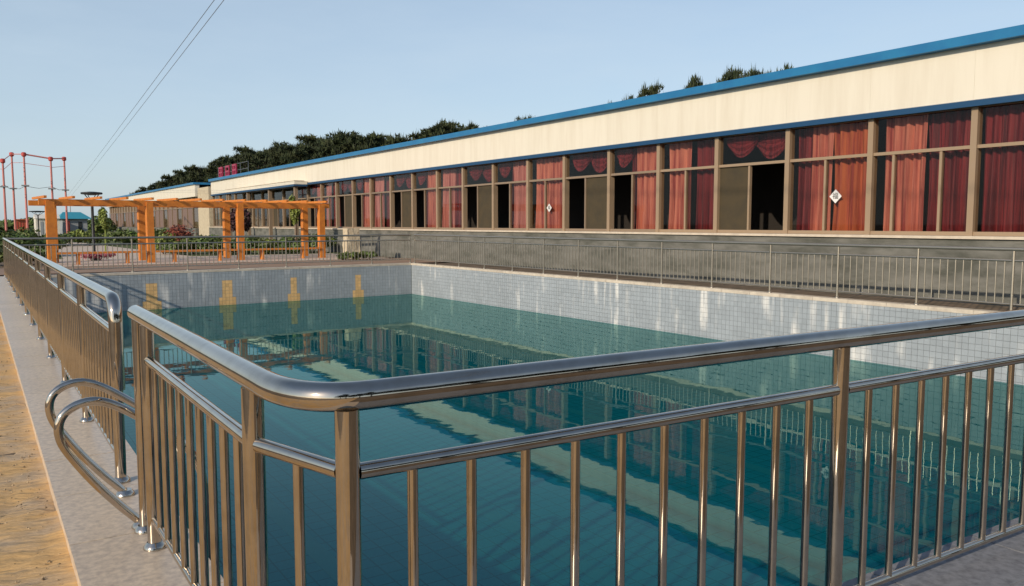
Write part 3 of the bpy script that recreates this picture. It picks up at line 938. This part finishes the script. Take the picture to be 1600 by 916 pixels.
# hedge clumps beyond the left end (between hut and pool)
hx = [(-2.8,44.2,.8),(-1.2,43.5,.75),(0.4,43,.7),(1.9,43.6,.65),(2.7,45,.62)]
for k,(x_,y_,r_) in enumerate(hx):
    bush('hedge_shrub','clipped green shrub in the hedge left of the pergola, %s from the left' % ordn(k), (x_,y_), (1.15,.9,r_*.88), 2200, .10, M['leaf'], group='hedge left of the pergola', seed=k)
lowx = [(-1.0,36.8),(0.1,36.4),(1.0,36.2),(2.0,36.9)]
for k,(x_,y_) in enumerate(lowx):
    bush('low_shrub','low dark green shrub behind the far left railing corner, %s from the left' % ordn(k), (x_,y_), (.75,.6,.42), 1100, .08, M['leaf'], group='low shrubs at far left', seed=k+20)
for k in range(13):
    x_ = 7.9+k*.66+rt.uniform(-.2,.2); y_ = 42.2+rt.uniform(-.6,2.2)
    bush('garden_shrub','leafy green shrub in the bed behind the pergola, %s from the left' % ordn(k), (x_,y_), (.85,.7,rt.uniform(.34,.62)), 1200, .09, M['leaf'] if k % 4 else M['leafpale'], group='shrubs behind the pergola', seed=k+40)
for k,(x_,y_) in enumerate(((13.2,33.0),(13.6,32.6),(14.3,32.7))):
    bush('low_shrub','small green plant at the foot of the cream stone block, %s from the left' % ordn(k), (x_,y_), (.35,.3,.2), 420, .07, M['leaf'], group='plants at the stone block', seed=k+70)
bush('flower_shrub','low pink flowering shrub beside the left pergola post', (4.3,38.2), (.8,.5,.22), 900, .06, M['pinkflower'], seed=90)
bush('red_shrub','red leaved round shrub behind the middle pergola posts', (9.3,46.5), (1.15,1.0,.85), 1800, .09, M['leafred'], seed=91)
def sapling(label, c, h, cr, m, tm=None, seed=0, name='young_tree', n=700):
    rng = random.Random(seed)
    g = thing(name, label, 'tree', (c[0],c[1],GZ))
    MB().tube([(0,0,0),(.03,.02,h*.5),(-.02,.04,h)],[.045,.035,.012],7).build('trunk', tm or M['bark'], g, True)
    mb = MB()
    for k in range(7):
        leaves(mb, (rng.uniform(-.5,.5)*cr[0],rng.uniform(-.5,.5)*cr[0],cr[2]+rng.uniform(-.6,.6)*cr[1]), (cr[0]*.55,cr[0]*.55,cr[1]*.5), n//7, .11, rng)
    mb.build('crown', m, g)
p = at(165,395,2,0); sapling('thin young tree with pale yellow green leaves under the pergola', (p.x*1.0,p.y), 2.4, (.28,.75,1.75), M['leafpale'], M['leafpale'], 1)
p = at(331,380,2,0); sapling('small dark plum leaved tree behind the pergola', (12.2,45.5), 2.9, (.75,.75,1.9), M['leafplum'], None, 2, n=1500)
sapling('slim young tree with green leaves near the right pergola posts', (14.0,41.5), 3.0, (.35,.9,2.2), M['leafpale'], None, 3)
for k in range(9):
    x_ = -6.0+k*2.1+rt.uniform(-.4,.4); y_ = 63+rt.uniform(-2,2)
    bush('hedge_shrub','loose green shrub in the far row before the hut, %s from the left' % ordn(k), (x_,y_), (1.5,1.1,rt.uniform(.5,.75)), 1100, .15, M['leaf'] if k % 3 else M['leafpale'], group='shrubs before the hut', seed=k+150)
for k in range(12):
    x_ = -32+k*5.2+rt.uniform(-1,1); y_ = 150+rt.uniform(-6,6)
    bush('distant_tree','distant low tree on the left horizon, %s from the left' % ordn(k), (x_,y_), (3.6,3.0,rt.uniform(1.1,1.7)), 900, .45, M['leaf'], 'tree', 'trees on the left horizon', k+170)
# trees by the hut
for k,(px,py,Y_) in enumerate(((45,352,100),(97,336,118),(123,337,116),(152,334,112),(164,336,122))):
    p = at(px,py,1,Y_)
    bush('distant_tree','small dark tree rising near the turquoise roofed hut, %s from the left' % ordn(k), (p.x,p.y), (1.5,1.5,(p.z-GZ)/2.1), 700, .3, M['leaf'], 'tree', 'trees beyond the hut', k+100)

# ------------------------------------------------------------------ far left: hut, shed, lamps, rope course
hut = thing('hut', 'small hut with turquoise roof seen left under the pergola', 'hut', (0,100,GZ))
def hx_(px): return at(px,350,1,100).x
MB().box(hx_(96),hx_(134),-1.5,2.5,0,2.15).build('wall', M['greyhut'], hut)
q = MB(); a_, c_ = hx_(93)-.2, hx_(137)+.3
q.v = [(a_,-1.9,2.1),(c_,-1.9,2.1),(c_,2.9,2.1),(a_,2.9,2.1),(a_+.6,.5,2.85),(c_-.9,.5,2.85)]
q.f = [(0,1,5,4),(1,2,5),(2,3,4,5),(3,0,4),(3,2,1,0)]
q.build('roof', M['turq'], hut)
MB().box(hx_(103),hx_(107),-1.54,-1.502,.05,1.9).build('door', M['redpaint'], hut)
MB().box(hx_(120),hx_(126),-1.54,-1.502,.8,1.8).build('window', M['darkmetal'], hut)
o = thing('white_shed','white walled shed left of the hut with turquoise roof','shed',(0,96,GZ))
h2 = lambda px: at(px,350,1,96).x
MB().box(h2(55),h2(92),-1,2,0,2.1).build('wall', M['whitewall'], o)
q = MB(); q.v = [(h2(54),-1.2,2.1),(h2(93),-1.2,2.1),(h2(93),2.2,2.1),(h2(54),2.2,2.1),(h2(54),.5,2.55),(h2(93),.5,2.55)]
q.f = [(0,1,5,4),(2,3,4,5),(1,2,5),(3,0,4),(3,2,1,0)]; q.build('roof', M['whitewall'], o)
MB().box(h2(62),h2(66),-1.04,-1.002,0.05,1.8).build('door', M['greyhut'], o)
o = thing('orange_kiosk','small orange red kiosk beside the green hedge at far left','kiosk',(0,88,GZ))
h3 = lambda px: at(px,350,1,88).x
MB().box(h3(24),h3(44),-.8,.8,0,1.9).build('wall', M['rust'], o)
MB().box(h3(23),h3(45),-1,1,1.903,2.0).build('roof', M['rust'], o)
for k in range(4): MB().box(h3(26+4.5*k),h3(27+4.5*k),-.83,-.802,.2,1.75).build('rib', M['redpaint'], o)
def lamp(loc, h, label, s_=1.0):
    g = thing('street_lamp', label, 'lamp post', loc, 'garden lamp posts')
    MB().lathe([(.09,0),(.09,.35),(.06,.4),(.055,h*.8),(.05,h-.22)],10).build('pole', M['darkmetal'], g, True)
    sh = MB().lathe([(.10,h-.02),(.40*s_,h+.02),(.42*s_,h+.06),(.40*s_,h+.10),(.12,h+.13)],18).build('lamp_shade', M['darkmetal'], g, True)
    q = MB()
    for k in range(4):
        w = k*math.pi/2+.4
        q.tube([(.04*math.cos(w),.04*math.sin(w),h-.3),(.30*s_*math.cos(w),.30*s_*math.sin(w),h+.01)],.018,6)
    q.build('bracket', M['darkmetal'], g)
    MB().box(-.12,.12,-.12,.12,0,.06).build('base', M['darkmetal'], g)
    return g
p = at(143,300,1,38.0); lamp((p.x,38.0,GZ), p.z-GZ-.12, 'dark garden lamp with flat round head behind the pergola beam')
p = at(59,330,1,84); lamp((p.x,84,GZ), p.z-GZ-.1, 'small dark garden lamp before the white shed', 1.7)

rc = thing('rope_course', 'tall red pole frame of a climbing course at far left', 'climbing frame', (0,0,GZ))
tp_ = []
for k,(px,py,Y_) in enumerate(((4,250,72),(18,240,78),(37,240,74),(79,247,74),(100,247,79),(-14,247,76))):
    p = at(px,py,1,Y_); tp_.append(p)
    z_ = p.z-GZ
    po = MB().tube([(p.x,p.y,0),(p.x,p.y,z_)],[.09,.07],10).build('pole', M['redpole'], rc, True)
    MB().lathe([(.09,z_-.25),(.17,z_-.18),(.17,z_+.05),(.08,z_+.1)],10,(p.x,p.y)).build('cap', M['redpaint'], po, True)
    zz = 4.3+.1*(k % 3)
    MB().box(p.x-.26,p.x+.26,p.y-.26,p.y+.26,zz,zz+.09).build('platform', M['greymetal'], po)
    MB().box(p.x-.32,p.x+.32,p.y-.32,p.y+.32,-.05,.12).build('footing', M['concrete'], po)
for a_, c_, r_ in ((2,3,.06),(3,4,.05),(1,2,.035),(0,1,.03),(5,0,.03)):
    A, B = tp_[a_], tp_[c_]
    MB().tube([(A.x,A.y,A.z-GZ-.05),(B.x,B.y,B.z-GZ-.05)], r_, 8).build('beam', M['redpole'], rc, True)
    MB().tube([(A.x,A.y,A.z-GZ-.75),(B.x,B.y,B.z-GZ-.7)], .02, 6).build('rope', M['redpole'], rc, True)
    MB().tube([(A.x,A.y,4.5),((A.x+B.x)/2,(A.y+B.y)/2,4.35),(B.x,B.y,4.5)], .018, 6).build('rope', M['cable'], rc, True)

# overhead cables running off to a far pole
for k,(pt,pb_) in enumerate((((335,0),(103,309)),((350,0),(109,309)))):
    A = at(*pt,2,8.0); B = at(*pb_,2,8.0)
    d = (B-A)
    pts = [A - d*.25] + [A + d*(i/16) - Vector((0,0,.12*math.sin(math.pi*i/16))) for i in range(17)]
    o = MB().tube(pts, .010, 6).build('overhead_cable', M['cable'], None, True)
    tag(o, ('left of the two thin overhead cables crossing the sky','right of the two thin overhead cables crossing the sky')[k], 'cable', 'overhead cables')
    END = B
o = thing('utility_pole','distant thin pole where the overhead cables end','pole',(END.x,END.y,GZ))
MB().tube([(0,0,0),(0,0,8.15)],[.12,.08],8).build('pole', M['greymetal'], o, True)
MB().box(-.9,.9,-.05,.05,7.95,8.03).build('cross_arm', M['greymetal'], o)

# grit and small stones on the sandy path
g = MB(); rg = random.Random(77)
for _ in range(1500):
    y = 2.6+abs(rg.gauss(0,5.5)); x = 0.27-abs(rg.gauss(0,.55)); r_ = rg.choice((.003,.004,.005,.006,.009))
    k = len(g.v); z = GZ+.004
    for sx,sy,sz in ((1,0,0),(-1,0,0),(0,1,0),(0,-1,0),(0,0,.8),(0,0,-.6)):
        g.v.append((x+sx*r_*rg.uniform(.7,1.3), y+sy*r_*rg.uniform(.7,1.3), z+sz*r_))
    g.f += [tuple(k+i for i in q) for q in ((0,2,4),(2,1,4),(1,3,4),(3,0,4),(2,0,5),(1,2,5),(3,1,5),(0,3,5))]
o = g.build('gravel', mat('small_stones',(0.34,0.25,0.15),.9,island=.5)); o['kind'] = 'stuff'; o['label'] = 'scattered small stones on the sandy path'
